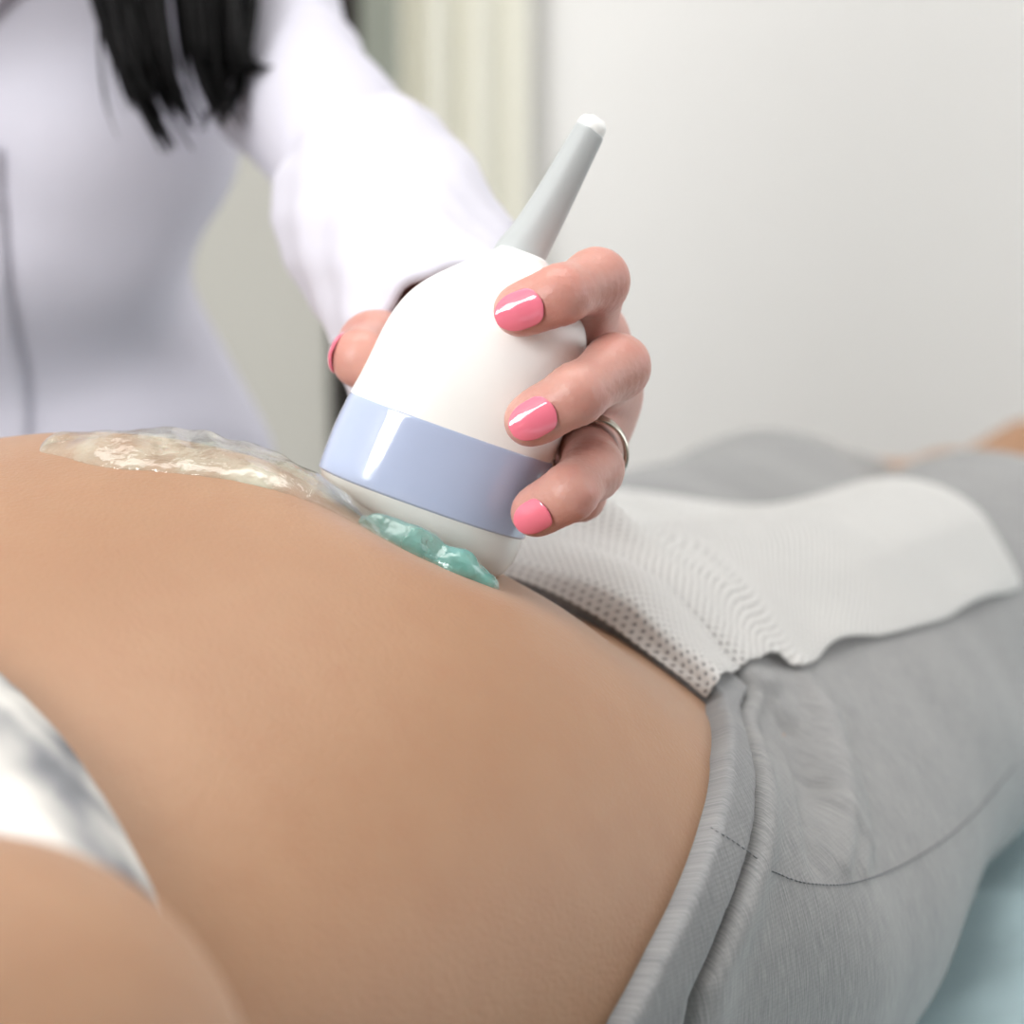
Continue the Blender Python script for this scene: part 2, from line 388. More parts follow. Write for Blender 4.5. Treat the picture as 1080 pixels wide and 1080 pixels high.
def trunk(Q):
    s, v, z = local(Q); sc = np.clip(s, -.515, .295); a = pa(sc); t = pt(sc); zb = pb(sc); zc = (t+zb)/2; b = (t-zb)/2
    e = 2.0+.4*np.clip((zc-z)/.06, 0, 1)
    v = v-pv(sc)
    f = ((np.abs(v)/a)**e+(np.abs(z-zc)/b)**e)**(1/e)
    d = (f-1)*np.minimum(a, b)
    ex = np.abs(s-sc)
    return np.where(ex > 0, np.sqrt(np.maximum(d, 0)**2+ex*ex)+np.minimum(d, 0)*0, d)
def legs(Q):
    n = smin(cap(Q, HIPN, KNEEN, .080, .058), cap(Q, KNEEN, ANKN, .054, .034), .03)
    f = smin(cap(Q, HIPF, KNEEF, .086, .060), cap(Q, KNEEF, ANKF, .056, .034), .03)
    return n, f
DC = P(530, 391, .612); DR = np.stack([RT*.9-UP*.435, FW, UP*.9+RT*.435])
def DENT(Q): return ell(Q, DC, (.075, .075, .050), DR)
def patient(Q):
    Q = np.asarray(Q, np.float32)
    d = trunk(Q); n, f = legs(Q)
    d = smin(d, n, .06); d = smin(d, f, .06)
    for A, T in ((ANKN, (.47, 1.46, .17)), (ANKF, (.335, 1.60, .105))): d = smin(d, chain(Q, [A, np.array(A)+[0, .02, -.01], T], [.034, .036, .02]), .03)
    d = smax(d, -DENT(Q), .010)
    # arm resting beside the ribs, forearm folded up beside the shoulder
    d = smin(d, chain(Q, [SHOULD, ELB], [.052, .046], .02), .04)
    d = np.minimum(d, chain(Q, [ELB, WRI], [.044, .028], .02)); d = smin(d, ell(Q, world(-.45, .35, .12), (.04, .045, .018)), .02)
    for k in range(5): d = smin(d, cap(Q, world(-.47, .325+.016*k, .12), world(-.53+.008*abs(k-1), .325+.018*k, .10), .0085, .0075), .006)
    d = smin(d, chain(Q, [world(-.44, -.17, .10), world(-.22, -.25, .05), world(-.02, -.27, .05)], [.052, .045, .03], .02), .04)
    d = smin(d, ell(Q, world(-.02, -.27, .045)+U*.06, (.03, .05, .016)), .02)
    # bust, neck, head
    for sgn in (1, -1): d = smin(d, ell(Q, world(-.36, .08*sgn, .17), (.06, .06, .045)), .03)
    d = smin(d, cap(Q, world(-.48, 0, .1), world(-.60, 0, .10), .055, .05), .05)
    d = smin(d, ell(Q, world(-.69, 0, .115), (.075, .095, .10), np.stack([VV, U, [0, 0, 1]])), .03)
    d = smin(d, cap(Q, world(-.70, 0, .21), world(-.675, 0, .225), .012, .014), .012)
    d = smin(d, cap(Q, world(-.645, -.02, .20), world(-.645, .02, .20), .010, .010), .01)
    for sgn in (1, -1): d = smin(d, ell(Q, world(-.69, .078*sgn, .10), (.012, .02, .03)), .008)
    return d
def puff(Q, g_s):
    return .004*np.exp(-((g_s-.034)/.011)**2)
# edge of the waistband over the skin, found on the belly itself
EDGE = [(745, 742), (749, 800), (740, 860), (716, 930), (682, 1000), (640, 1078)]
eh = np.array(trace_all(EDGE, patient), np.float32)
es, ev, ez = local(eh); ephi = np.arctan2(ez-.10, ev)
lap('edge phi %s s %s d %s' % (np.round(np.degrees(ephi)), np.round(es, 3), np.round(eh[:, 1], 3)))
_o = np.argsort(ephi); R90 = math.pi/2
_gx = np.concatenate([[-4.8, -2.2, -R90, -.8, -.3], ephi[_o], [ephi.max()+.3, ephi.max()+.6, R90]])
_gy = np.concatenate([[-.10, -.11, -.115, -.115, -.11], es[_o], [es[0]+.006, es[0]+.008, es[0]+.010]])
_gx = np.concatenate([_gx, 2*R90-_gx[::-1][1:]]); _gy = np.concatenate([_gy, _gy[::-1][1:]])
_o = np.argsort(_gx); _gx = _gx[_o]; _gy = _gy[_o]
def polar(Q):
    s, v, z = local(Q); phi = np.arctan2(z-.10, v); return s, phi
def past_edge(Q):
    """how far past the waistband edge, towards the feet"""
    s, phi = polar(Q); return s-np.interp(phi, _gx, _gy)
def lower(Q):
    d = trunk(Q)
    n = cap(Q, HIPN, KNEEN, .080, .058); f = cap(Q, HIPF, KNEEF, .086, .060)
    dn = nrm(ANKN-KNEEN); df = nrm(ANKF-KNEEF)
    sn = np.maximum(cap(Q, KNEEN, ANKN, .054, .034), (Q-(KNEEN+dn*HEMN))@dn.astype(np.float32))
    sf = np.maximum(cap(Q, KNEEF, ANKF, .056, .034), (Q-(KNEEF+df*HEMF))@df.astype(np.float32))
    n = smin(n, sn, .03); f = smin(f, sf, .03)
    return smin(smin(d, n, .06), f, .06)
HEMN, HEMF = .03, .12
PLEAT = []; GROOVE = []
def leggings(Q):
    Q = np.asarray(Q, np.float32); g = past_edge(Q)
    s, v, z = local(Q)
    off = .0035+.0022*np.exp(-((g-.036)/.010)**2)
    off = off+.0012*wob(Q, 38, 3)*np.clip((g-.03)/.05, 0, 1)
    d = lower(Q)-off
    for p, r in GROOVE: d = smax(d, -chain(Q, p, r, .003), .006)
    for p, r in PLEAT: d = smin(d, chain(Q, p, r, .003), .0045)
    return smax(d, .0262-g, .007)
def _pl(px_, push): return [h+FW*push for h in trace_all(px_, leggings)]
GROOVE0 = [(_pl([(812, 722), (836, 762), (852, 812), (860, 860), (864, 905)], -.0030), [.0020, .0034, .0034, .0031, .0018])]
PLEAT = [(_pl([(846, 712), (868, 762), (882, 815), (888, 862), (889, 915)], .0012), [.0026, .0056, .0058, .0048, .0008]),
         (_pl([(880, 790), (900, 842), (908, 888), (909, 920)], .0012), [.0008, .0032, .0028, .0006])]
GROOVE = GROOVE0
def waistband(Q):
    Q = np.asarray(Q, np.float32); g = past_edge(Q)
    off = .0050-.0045*np.clip((g-.0215)/.005, 0, 1)**2
    d = smax(lower(Q)-off, -g, .002)
    return smax(d, g-.0275, .002)
def suv(V):
    s, v, z = local(V.astype(np.float32)); phi = np.arctan2(z-.10, v)
    return np.column_stack([s, np.sqrt(v*v+(z-.1)**2)*0+phi*.14, np.zeros(len(s))])
patient_root = empty('person', world(0, 0, 0))
tag(patient_root, 'pregnant person lying back with bare belly, grey leggings and raised printed top', 'person')
V, F = surface(patient, (-.75, -.05, -.02), (.58, 1.75, .30), .005)
body = mk('body', V, F, M['skin_patient'], patient_root)
lap('patient %d' % len(V))
V, F = surface(leggings, (-.35, .4, -.02), (.5, 1.45, .26), .0025)
legg = mk('leggings', V, F, M['leggings'], patient_root); vattr(legg, 'suv', suv(V))
tag(legg, 'heather grey jersey leggings with side seam')
V, F = surface(waistband, (-.30, .42, -.02), (.25, 1.0, .24), .0018)
band = mk('waistband', V, F, M['waistband'], legg); vattr(band, 'suv', suv(V)); tag(band, 'folded heather grey ribbed waistband')
lap('leggings %d' % len(V))

def drawn(pix, fn, off=.0006, n=60):
    pix = spline(np.array(pix, float), n); return np.array(trace_all(pix, fn, off))
def stitches(name, pts, rad, parent, gap=.0022, fill=.62):
    seg = np.r_[0, np.cumsum(np.linalg.norm(np.diff(pts, axis=0), axis=1))]; lst = []
    t = 0
    while t+gap < seg[-1]:
        q = np.array([[np.interp(u, seg, pts[:, k]) for k in range(3)] for u in (t, t+gap*fill*.5, t+gap*fill)]); lst.append((q, [rad*.6, rad, rad*.6])); t += gap
    return tubes(name, lst, M['thread'], parent, 5)
both = lambda Q: np.minimum(leggings(Q), waistband(Q))
sm = stitches('side_seam', drawn([(815, 919), (850, 931), (900, 931), (960, 908), (1020, 866), (1072, 806)], leggings, .0001), .00028, legg); sm['kind'] = 'stuff'
sm = stitches('band_seam', drawn([(749, 872), (778, 890), (806, 911)], both, .0, 20), .00024, legg); sm['kind'] = 'stuff'
# printed top pushed up over the ribs
HEM = [(0, 735), (60, 800), (110, 880), (162, 992)]
hh = np.array(trace_all(HEM, trunk), np.float32); hs, hv, hz = local(hh); hp = np.arctan2(hz-.10, hv); _o = np.argsort(hp)
lap('hem %s %s %s' % (np.degrees(hp), hs, hh[:, 1]))
_hx = np.concatenate([[-4.8, -.6], hp[_o], [R90, 2*R90-hp.min(), 8]]); _hy = np.concatenate([[hs.min(), hs[_o][0]], hs[_o], [hs.max()+.0, hs.min(), hs.min()]])
def top(Q):
    Q = np.asarray(Q, np.float32); s, phi = polar(Q); g = s-np.interp(phi, _hx, _hy)
    d = trunk(Q)
    for sgn in (1, -1): d = smin(d, ell(Q, world(-.36, .08*sgn, .17), (.06, .06, .045)), .03)
    d = smin(d, cap(Q, SHOULD, SHOULD+(ELB-SHOULD)*.45, .058, .056), .05)
    off = .005+.007*np.exp(-((g+.012)/.010)**2)+.004*np.exp(-((g+.040)/.012)**2)*(1+wob(Q, 60, 5))
    d = smax(d-off, g, .006)
    return smax(d, -.545-s, .004)
V, F = surface(top, (-.6, .0, -.02), (.3, .9, .28), .005)
o = mk('top', V, F, M['shirt'], patient_root); vattr(o, 'suv', suv(V)); tag(o, 'white top with dark print pushed up over the ribs')
# hair cap of the patient
def phair(Q):
    return smax(ell(Q, world(-.70, 0, .10), (.088, .11, .112), np.stack([VV, U, [0, 0, 1]])), -ell(Q, world(-.60, 0, .22), (.12, .12, .12)), .02)
V, F = surface(phair, (-.75, -.1, -.02), (-.3, .4, .25), .008); mk('hair', V, F, M['hair'], patient_root)
lap('top')
# ------------------------------------------------------------------ couch and sheet
def rotl(c): return tuple(world(c[0], c[1], c[2]))
couch = empty('examination_couch', world(.1, 0, FLOOR)); tag(couch, 'pale padded examination couch under the teal sheet', 'couch')
box('mattress', (-.95, -.31, -.09), (1.15, .31, -.008), M['vinyl'], couch, .02, rotl)
box('couch_frame', (-.92, -.28, -.15), (1.12, .28, -.09), M['steel'], couch, .004, rotl)
for a in (-.85, 1.03):
    for b in (-.24, .21): box('leg', (a, b, FLOOR), (a+.04, b+.04, -.15), M['steel'], couch, .004, rotl)
def sheet():
    ns, nv = 200, 90; s = np.linspace(-.9, 1.12, ns); v = np.linspace(-.40, .40, nv)
    S, W = np.meshgrid(s, v, indexing='ij'); vf = W.ravel(); sf = S.ravel()
    lim = .318; over = np.maximum(np.abs(vf)-lim, 0); vc = np.clip(vf, -lim, lim)
    z = np.where(over > 0, -over*1.6, 0)+.003
    XY = M0[:2]+np.outer(sf, U[:2])+np.outer(vc+np.sign(vf)*np.minimum(over, .012), VV[:2])
    Q = np.column_stack([XY, np.full(len(sf), .02)]).astype(np.float32); d = patient(Q)
    lift = np.clip((d-.004)/.05, 0, 1)*np.clip((lim-np.abs(vf))/.04, 0, 1)
    n1 = wob(Q*np.array([1, 1, 0], np.float32), 55, 8); n2 = wob(Q*np.array([1, 1, 0], np.float32), 130, 9)
    z = z+lift*(.016+.014*np.abs(n1)**.8+.006*n2)
    Vt = np.column_stack([XY, z]); i = np.arange(ns*nv).reshape(ns, nv)
    F = np.stack([i[:-1, :-1], i[1:, :-1], i[1:, 1:], i[:-1, 1:]], -1).reshape(-1, 4)
    o = mk('bed_sheet', Vt, F, M['teal_sheet']); m = o.modifiers.new('thick', 'SOLIDIFY'); m.thickness = .0012; m.offset = -1
    return o
tag(sheet(), 'crumpled teal disposable sheet spread over the couch', 'sheet')
# ------------------------------------------------------------------ paper towel tucked into the waistband
def towel():
    near = spline(np.array([(744, 738), (768, 716), (793, 697), (822, 700), (850, 703), (885, 684), (960, 664), (1020, 645), (1079, 618)], float), 90)
    N = np.array(trace_all(near, both, .001))[:, :2]
    n, m = len(N), 80
    A = N[0]; B = N[-1]
    vA = float(local(np.array([[A[0], A[1], 0]], np.float32))[1][0]); sA = float(local(np.array([[A[0], A[1], 0]], np.float32))[0][0])
    vs = np.linspace(vA, -.12, m); ss = np.full(m, .05)
    for _ in range(8):
        xy = M0[:2]+np.outer(ss, U[:2])+np.outer(vs, VV[:2]); zz = down(xy, patient)
        ss = .5*ss+.5*(np.interp(np.arctan2(zz-.10, vs), _gx, _gy)-.003)
    ss = ss+(sA-ss[0])*np.exp(-np.arange(m)/4.0)
    Lc = M0[:2]+np.outer(ss, U[:2])+np.outer(vs, VV[:2])
    Rc = spline(np.vstack([B, B+[-.03, .035], B+[-.095, .06], B+[-.17, .05]]), m)
    C = Lc[-1]; D = Rc[-1]
    u = np.linspace(0, 1, n)[:, None, None]; t = np.linspace(0, 1, m)[None, :, None]
    Fr = (C+(D-C)*u[:, 0])
    G = (1-t)*N[:, None]+t*Fr[:, None]+(1-u)*Lc[None]+u*Rc[None]-((1-u)*(1-t)*A+(1-u)*t*C+u*(1-t)*B+u*t*D)
    XY = G.reshape(-1, 2)
    bd = lambda Q: np.minimum(both(Q), patient(Q)); z = down(XY, bd).reshape(n, m); base = z.copy()
    for _ in range(60):                       # taut cloth: fair the height, never below the body
        zz = np.pad(z, 1, mode='edge'); a = (zz[:-2, 1:-1]+zz[2:, 1:-1]+zz[1:-1, :-2]+zz[1:-1, 2:])/4
        z = np.maximum(a, base)
    U_, T_ = u[:, :, 0], t[:, :, 0]
    Q = np.column_stack([XY, np.zeros(len(XY))]).astype(np.float32)
    s_, v_, _z = local(Q)
    w1 = wob(np.column_stack([s_*1.0, v_*.35, s_*0]).astype(np.float32), 75, 21).reshape(n, m)
    w2 = wob(np.column_stack([s_*.4, v_, s_*0]).astype(np.float32), 60, 22).reshape(n, m)
    tuck = np.clip(U_/.12, 0, 1)
    env = np.clip(T_/.16, 0, 1)**1.3*np.ones_like(U_)
    z = base+(z-base)*env+.0012
    arc = T_*.14
    z = z+env*(.005*np.abs(w1)*tuck*(1-.6*U_)+.003*(w2+1)*tuck)
    z = z+.0016*np.exp(-(U_/.16)**2)*(np.sin(arc*170+3*np.sin(arc*60+1))+1)*np.clip(T_*8, 0, 1)*np.clip(U_/.03, .15, 1)
    z = z+np.exp(-(T_/.05)**2)*.0028*(np.maximum(0, np.sin(U_*23-.3))+.15)
    z = z+.014*np.exp(-((U_-.30)/.05)**2-((T_-.40)/.10)**2)+.010*np.exp(-((U_-.2)/.07)**2-((T_-.6)/.2)**2)
    Vt = np.column_stack([XY, z.ravel()]); i = np.arange(n*m).reshape(n, m)
    F = np.stack([i[:-1, :-1], i[1:, :-1], i[1:, 1:], i[:-1, 1:]], -1).reshape(-1, 4)
    o = mk('paper_towel', Vt, F, M['paper'])
    # metric uv
    X3 = Vt.reshape(n, m, 3)
    du = np.vstack([np.zeros((1, m)), np.cumsum(np.linalg.norm(np.diff(X3, axis=0), axis=2), 0)]); dv = np.hstack([np.zeros((n, 1)), np.cumsum(np.linalg.norm(np.diff(X3, axis=1), axis=2), 1)])
    uvl = o.data.uv_layers.new(name='UVMap'); li = np.empty(len(o.data.loops), np.int32); o.data.loops.foreach_get('vertex_index', li)
    uvl.data.foreach_set('uv', np.column_stack([du.ravel()[li], dv.ravel()[li]]).astype(np.float32).ravel())
    sd = o.modifiers.new('thick', 'SOLIDIFY'); sd.thickness = .0006; sd.offset = 1
    ss = o.modifiers.new('smooth', 'SUBSURF'); ss.levels = 1; ss.render_levels = 1
    return o
tag(towel(), 'white perforated paper towel tucked into the grey waistband', 'towel')
lap('towel')
# ------------------------------------------------------------------ ultrasound probe
PD = .637; KP = PD/FPX
PE = nrm(UP*.942+RT*.336-FW*.06); PR = nrm(np.cross(PE, FW)); PR = PR if PR@RT > 0 else -PR; PN = nrm(np.cross(PR, PE)); PN = PN if PN@FW < 0 else -PN
PO = P(463, 490, PD)
def loft(name, rows, mat, parent, tilt=0.0, caps=(False, False), n=72, ex=2.35):
    V = []; F = []
    for (t, ql, qr, b) in rows:
        c = (ql+qr)/2; a = (qr-ql)/2
        for j in range(n):
            th = 2*math.pi*j/n; x = math.copysign(abs(math.cos(th))**(2/ex), math.cos(th))*a+c; y = math.copysign(abs(math.sin(th))**(2/ex), math.sin(th))*b
            tt = t+tilt*x*min(1, max(0, (-42-t)/35))
            V.append(PO+(PE*tt+PR*x+PN*y)*KP)
    m = len(rows)
    for i in range(m-1):
        for j in range(n): F.append((i*n+j, i*n+(j+1) % n, (i+1)*n+(j+1) % n, (i+1)*n+j))
    if caps[0]: F.append(tuple(range(n))[::-1])
    if caps[1]: F.append(tuple((m-1)*n+j for j in range(n)))
    return mk(name, V, F, mat, parent)
def dense(rows, n):
    r = np.array(rows, float); return spline(r, n)
probe = empty('ultrasound_probe', PO-PE*95*KP); tag(probe, 'white ultrasound probe with blue band and grey cable sleeve held in hand', 'ultrasound probe')
LENS = [(-93.5, 8, 20, 4), (-92, -20, 50, 22), (-88, -52, 80, 42), (-80, -82, 98, 58), (-68, -103, 107, 71), (-55, -113, 110, 79), (-42, -117, 110, 84), (-38, -116, 109, 83)]
BAND = [(-45, -115, 108, 82), (-43, -118, 111, 85.5), (-38, -119, 112, 87), (0, -118, 113.5, 89), (30, -115, 114, 90), (40, -113.6, 113.6, 90), (43, -112, 112, 89)]
BODY = [(36, -112, 111, 88), (42, -113, 113, 89.5), (66, -109, 113, 91), (90, -106, 113, 91), (117, -103, 113, 89), (140, -98, 111, 85), (160, -90, 107, 80), (178, -78, 101, 72), (195, -62, 90, 62), (210, -46, 74, 50), (222, -32, 57, 40), (232, -21, 42, 31), (238, -16, 36, 27), (240, -10, 30, 22)]
pb_ = loft('body', dense(BODY, 60), M['probe_white'], probe, caps=(True, True)); tag(pb_, 'glossy white plastic probe body')
bb = loft('colour_band', dense(BAND, 40), M['probe_blue'], probe, caps=(True, True)); tag(bb, 'glossy grey blue band')
ln = loft('lens', dense(LENS, 40), M['probe_lens'], probe, tilt=-.10, caps=(True, True)); tag(ln, 'rounded white scanning head')
def sleeve_tail(name, rows, mat, n=40, k=36):
    r = spline(np.array([(x, y, h) for x, y, h in rows], float), n)
    pts = np.array([P(x, y, PD+.0) + PN*0 for x, y, h in r]); V, F = tube_geo(pts, r[:, 2]*KP, k); return mk(name, V, F, mat, probe)
o = sleeve_tail('cable_sleeve', [(545, 277, 28.5), (549, 268, 27.5), (560, 251, 24.5), (573, 229, 22.5), (588, 202, 20.5), (606, 168, 18.5), (621, 140, 16.8), (622, 139, 15)], M['probe_grey']); tag(o, 'tapered grey rubber cable sleeve')
o = sleeve_tail('cable_end', [(618, 146, 14), (623, 136, 16), (626, 130, 15), (628, 126.5, 12), (629, 124.5, 7), (629.4, 124, 2)], M['probe_white']); tag(o, 'white rounded cable end')
lap('probe')
# ------------------------------------------------------------------ gel
def gelfield(path, rad, thick, sd, far=.0):
    pts = [trace(x, y, patient) for x, y in path]
    def fn(Q):
        Q = np.asarray(Q, np.float32)
        c = chain(Q, pts, rad, .01)
        d = patient(Q)-thick*np.clip(-c/.010, .0, 1)**.6*(1+.45*wob(Q, 200, sd)+.2*wob(Q, 520, sd+1))
        return smax(smax(d, c, .004), -patient(Q)-.001, .001)
    return fn, np.array(pts)
g1, gp = gelfield([(80, 470), (150, 474), (230, 482), (310, 510), (370, 545), (420, 572)], [.010, .016, .017, .016, .012, .008], .0042, 31)
lo = gp.min(0)-.03; hi = gp.max(0)+.03
V, F = surface(g1, lo, hi, .0012)
tag(mk('gel_smear', V, F, M['gel']), 'clear wet gel smeared along the top of the bare belly', 'gel')
def g2(Q):
    Q = np.asarray(Q, np.float32)
    d = chain(Q, GT, [.003, .0048, .0052, .0042, .0025], .005)-.0013*wob(Q, 420, 41)-.0006*wob(Q, 900, 42)
    return smax(d, -patient(Q)-.001, .001)
GT = [P(388, 556, .612), P(413, 569, .611), P(443, 587, .611), P(478, 604, .611), P(514, 616, .612)]
GT = [np.array(g) for g in GT]
V, F = surface(g2, np.min(GT, 0)-.02, np.max(GT, 0)+.02, .0009)
tag(mk('gel_blob', V, F, M['gel_teal']), 'thick teal gel squeezed out under the probe head', 'gel')
lap('gel')
# ------------------------------------------------------------------ standing person: hand
HD = -.013
def H(px, py, d): return P(px, py, d+HD)
FING = {
 'index': ([H(546, 328, .6225), H(590, 311, .6215), H(629, 296, .636), H(612, 360, .676)], [.0060, .0068, .0076, .0092]),
 'middle': ([H(558, 444, .6205), H(607, 416, .6198), H(650, 387, .634), H(622, 410, .678)], [.0062, .0070, .0078, .0095]),
 'ring': ([H(563, 541, .628), H(600, 520, .6245), H(625, 495, .637), H(612, 436, .683)], [.0057, .0065, .0072, .0090]),
 'little': ([H(596, 522, .652), H(612, 522, .655), H(616, 500, .668), H(600, 478, .688)], [.0052, .006, .0068, .0085]),
}
THUMB = ([H(381, 378, .663), H(396, 368, .684), H(430, 362, .715), H(462, 335, .745)], [.0080, .0092, .0105, .0135])
WR = H(470, 325, .758)
CUFF1 = P(486, 386, .684); CUFF0 = P(402, 222, .835)
FINORM = -FW
def hand(Q):
    Q = np.asarray(Q, np.float32)
    mc = [FING[k][0][3] for k in ('index', 'middle', 'ring', 'little')]
    palm = None
    for i, m in enumerate(mc):
        e = cap(Q, m, WR+(i-1.5)*UP*-.008, .0108, .016); palm = e if palm is None else smin(palm, e, .012)
    for i in range(3): palm = smin(palm, cap(Q, mc[i], mc[i+1], .0095, .009), .01)
    palm = smin(palm, cap(Q, WR, CUFF0, .0195, .018), .02)
    tp, tr = THUMB
    th = chain(Q, tp, tr, .006); th = smin(th, ell(Q, (tp[2]+WR)/2, (.017, .02, .016)), .012)
    out = smin(palm, th, .012)
    for k, (p, r) in FING.items():
        f = chain(Q, p, r, .004)
        # joint swellings and creases on the back of the finger
        for j in (1, 2):
            ax = nrm(p[j]-p[j-1]).astype(np.float32)
            dd = (Q-p[j].astype(np.float32))@ax; near = np.exp(-((Q-p[j].astype(np.float32))**2).sum(1)/(.011**2))
            f = f+.00014*near*(np.cos(dd*2*math.pi/.0024))
        # soft pad under the tip
        f = smin(f, ell(Q, p[0]*.72+p[1]*.28+FW*.0015, (r[0]*.98,)*3), .004)
        out = np.minimum(out, smin(palm, f, .007))
    return out+.00005*wob(Q, 500, 50)
doctor = empty('person.001', (-.235, 1.13, FLOOR)); tag(doctor, 'long-haired person in white coat with pink nails holding the probe to the belly', 'person')
HV, HF = surface(hand, (-.09, .565, .16), (.055, .87, .34), .0011)
lap('hand %d' % len(HV))
def nail(base, tip, n, L, W, fwd, mat, crv=.62, side_shift=0.0):
    """polished nail plate lying on the finger end; base = last joint, tip = end of the finger bone"""
    ax = nrm(tip-base); n = nrm(n-ax*(n@ax)); sd = np.cross(ax, n)
    c0 = tip+ax*fwd; nu, nv = 17, 13; V = []
    ends = []
    for i in range(nu):                       # height of the finger under the middle line
        u = i/(nu-1); q = c0+ax*(u-.62)*L+sd*side_shift+n*.016
        for _ in range(60):
            f = float(hand(q[None])[0]); 
            if f < 5e-5: break
            q = q-n*f*.8
        ends.append((q-c0)@n)
    h = np.array(ends); i0 = int(nu*.60); sl = (h[i0]-h[3])/(i0-3)
    for i in range(i0, nu): h[i] = max(h[i], h[i0]+sl*(i-i0)*1.0-.00009*(i-i0)**1.2)
    h = np.convolve(np.pad(h, 2, mode='edge'), [.1, .2, .4, .2, .1], 'valid')
    for i in range(nu):
        u = i/(nu-1)
        wd = W/2*min(1, (1-(max(0, .30-u)/.30)**2.2*.999)**.5)*min(1, (1-(max(0, u-.52)/.48)**2.0*.96)**.5)
        for j in range(nv):
            v = -1+2*j/(nv-1); x = v*wd; R = W*crv
            V.append(c0+ax*((u-.62)*L)+sd*(x+side_shift)+n*(h[i]+.00042-(R-math.sqrt(R*R-x*x))*.92))
    F = [(i*nv+j, i*nv+j+1, (i+1)*nv+j+1, (i+1)*nv+j) for i in range(nu-1) for j in range(nv-1)]
    o = mk('fingernail', V, F, mat, doctor)
    s = o.modifiers.new('t', 'SOLIDIFY'); s.thickness = .0009; s.offset = 0
    s = o.modifiers.new('s', 'SUBSURF'); s.levels = 1; s.render_levels = 2
    return o
for k, n, L, W, fw in (('index', -FW*.95-RT*.18+UP*-.16, .0124, .0094, .0008), ('middle', -FW*.95-RT*.15-UP*.14, .0122, .0094, .0004), ('ring', -FW*.97-RT*.08-UP*.22, .0100, .0082, .0002)):
    p = FING[k][0]; tag(nail(p[1], p[0], n, L, W, fw, M['nail']), 'glossy pink painted fingernail')
tag(nail(THUMB[0][1], THUMB[0][0], -RT*.95+UP*.15-FW*.25, .0118, .0108, .001, M['nail']), 'pink painted thumbnail seen edge on')
def band_ring():
    p = FING['ring'][0]; ax = nrm(p[3]-p[2]); c = p[2]+ax*.0135
    a = nrm(np.cross(ax, UP)); b = np.cross(ax, a); V = []; n = 48; prof = [(-.0026, .0), (-.0022, .0009), (-.0010, .0010), (-.0003, .0003), (.0003, .0003), (.0010, .0010), (.0022, .0009), (.0026, 0), (0, -.0004)]
    R = .0093
    for i in range(n):
        t = 2*math.pi*i/n; rd = a*math.cos(t)+b*math.sin(t)
        for (x, r) in prof: V.append(c+ax*x+rd*(R+r))
    m = len(prof); F = [(i*m+j, i*m+(j+1) % m, ((i+1) % n)*m+(j+1) % m, ((i+1) % n)*m+j) for i in range(n) for j in range(m)]
    return mk('finger_ring', V, F, M['silver'], doctor)
tag(band_ring(), 'thin silver ring on the third finger')
# ------------------------------------------------------------------ standing person: body, coat, hair
CX, CY = -.246, 1.13
ca = Prof([-.80, -.40, -.20, -.10, 0, .10, .18, .24, .30, .37, .44, .50, .54, .57], [.10, .14, .165, .165, .160, .143, .122, .106, .113, .135, .15, .145, .11, .06])
cb = Prof([-.80, -.20, -.10, 0, .10, .18, .24, .30, .37, .44, .50, .54, .57], [.10, .105, .105, .10, .09, .084, .082, .088, .095, .092, .075, .06, .045])
SH = np.array([-.140, 1.13, .485]); EL = P(303, 84, .985); SHR = np.array([-.36, 1.13, .485]); ELR = np.array([-.44, 1.10, .25]); WRR = np.array([-.40, .93, .10])
def torso(Q, lo, hi, grow=0.0):
    z = np.clip(Q[:, 2], lo, hi); a = ca(z)+grow; b = cb(z)+grow
    lean = (.30-z)*.06
    f = ((np.abs(Q[:, 0]-CX)/a)**2.2+(np.abs(Q[:, 1]-CY-lean)/b)**2.2)**(1/2.2)
    d = (f-1)*np.minimum(a, b); ex = np.abs(Q[:, 2]-z)
    return np.where(ex > 0, np.sqrt(np.maximum(d, 0)**2+ex**2), d)
def bust(Q, d, g=0.0):
    for x in (-.178, -.314): d = smin(d, ell(Q, (x, CY-.066, .290), (.052+g, .046+g, .052+g)), .045)
    return d
def fold(Q):
    """cloth folds"""
    a = Q@np.array([18, 10, 62], np.float32); b = Q@np.array([-34, 12, 40], np.float32)
    return np.sin(a+1.5*np.sin(b*.6))*.6+np.sin(b*1.3+.8*np.sin(a))*.4
def coat(Q):
    Q = np.asarray(Q, np.float32)
    d = bust(Q, torso(Q, -.24, .555))
    fl = fold(Q)
    d = d-.0085*fl*np.clip((.42-Q[:, 2])/.2, .25, 1)
    arm = smin(cap(Q, SH, EL, .036, .028), cap(Q, EL, CUFF0+(EL-CUFF0)*.06, .0275, .0270), .012)
    arm = smin(arm, ell(Q, P(348, 64, .965), (.013, .013, .011)), .012)
    arm = arm-.0036*np.sin(Q@np.array([25, 60, -70], np.float32)+2*np.sin(Q@np.array([40, -20, 30], np.float32)))
    d = smin(d, arm, .018)
    armr = smin(cap(Q, SHR, ELR, .052, .042), cap(Q, ELR, WRR, .042, .033), .03)-.002*fl
    return smin(d, armr, .04)
V, F = surface(coat, (-.52, .75, -.27), (.02, 1.28, .60), .0045)
ct = mk('white_coat', V, F, M['coat'], doctor); tag(ct, 'white cotton coat with long sleeves')
lap('coat %d' % len(V))
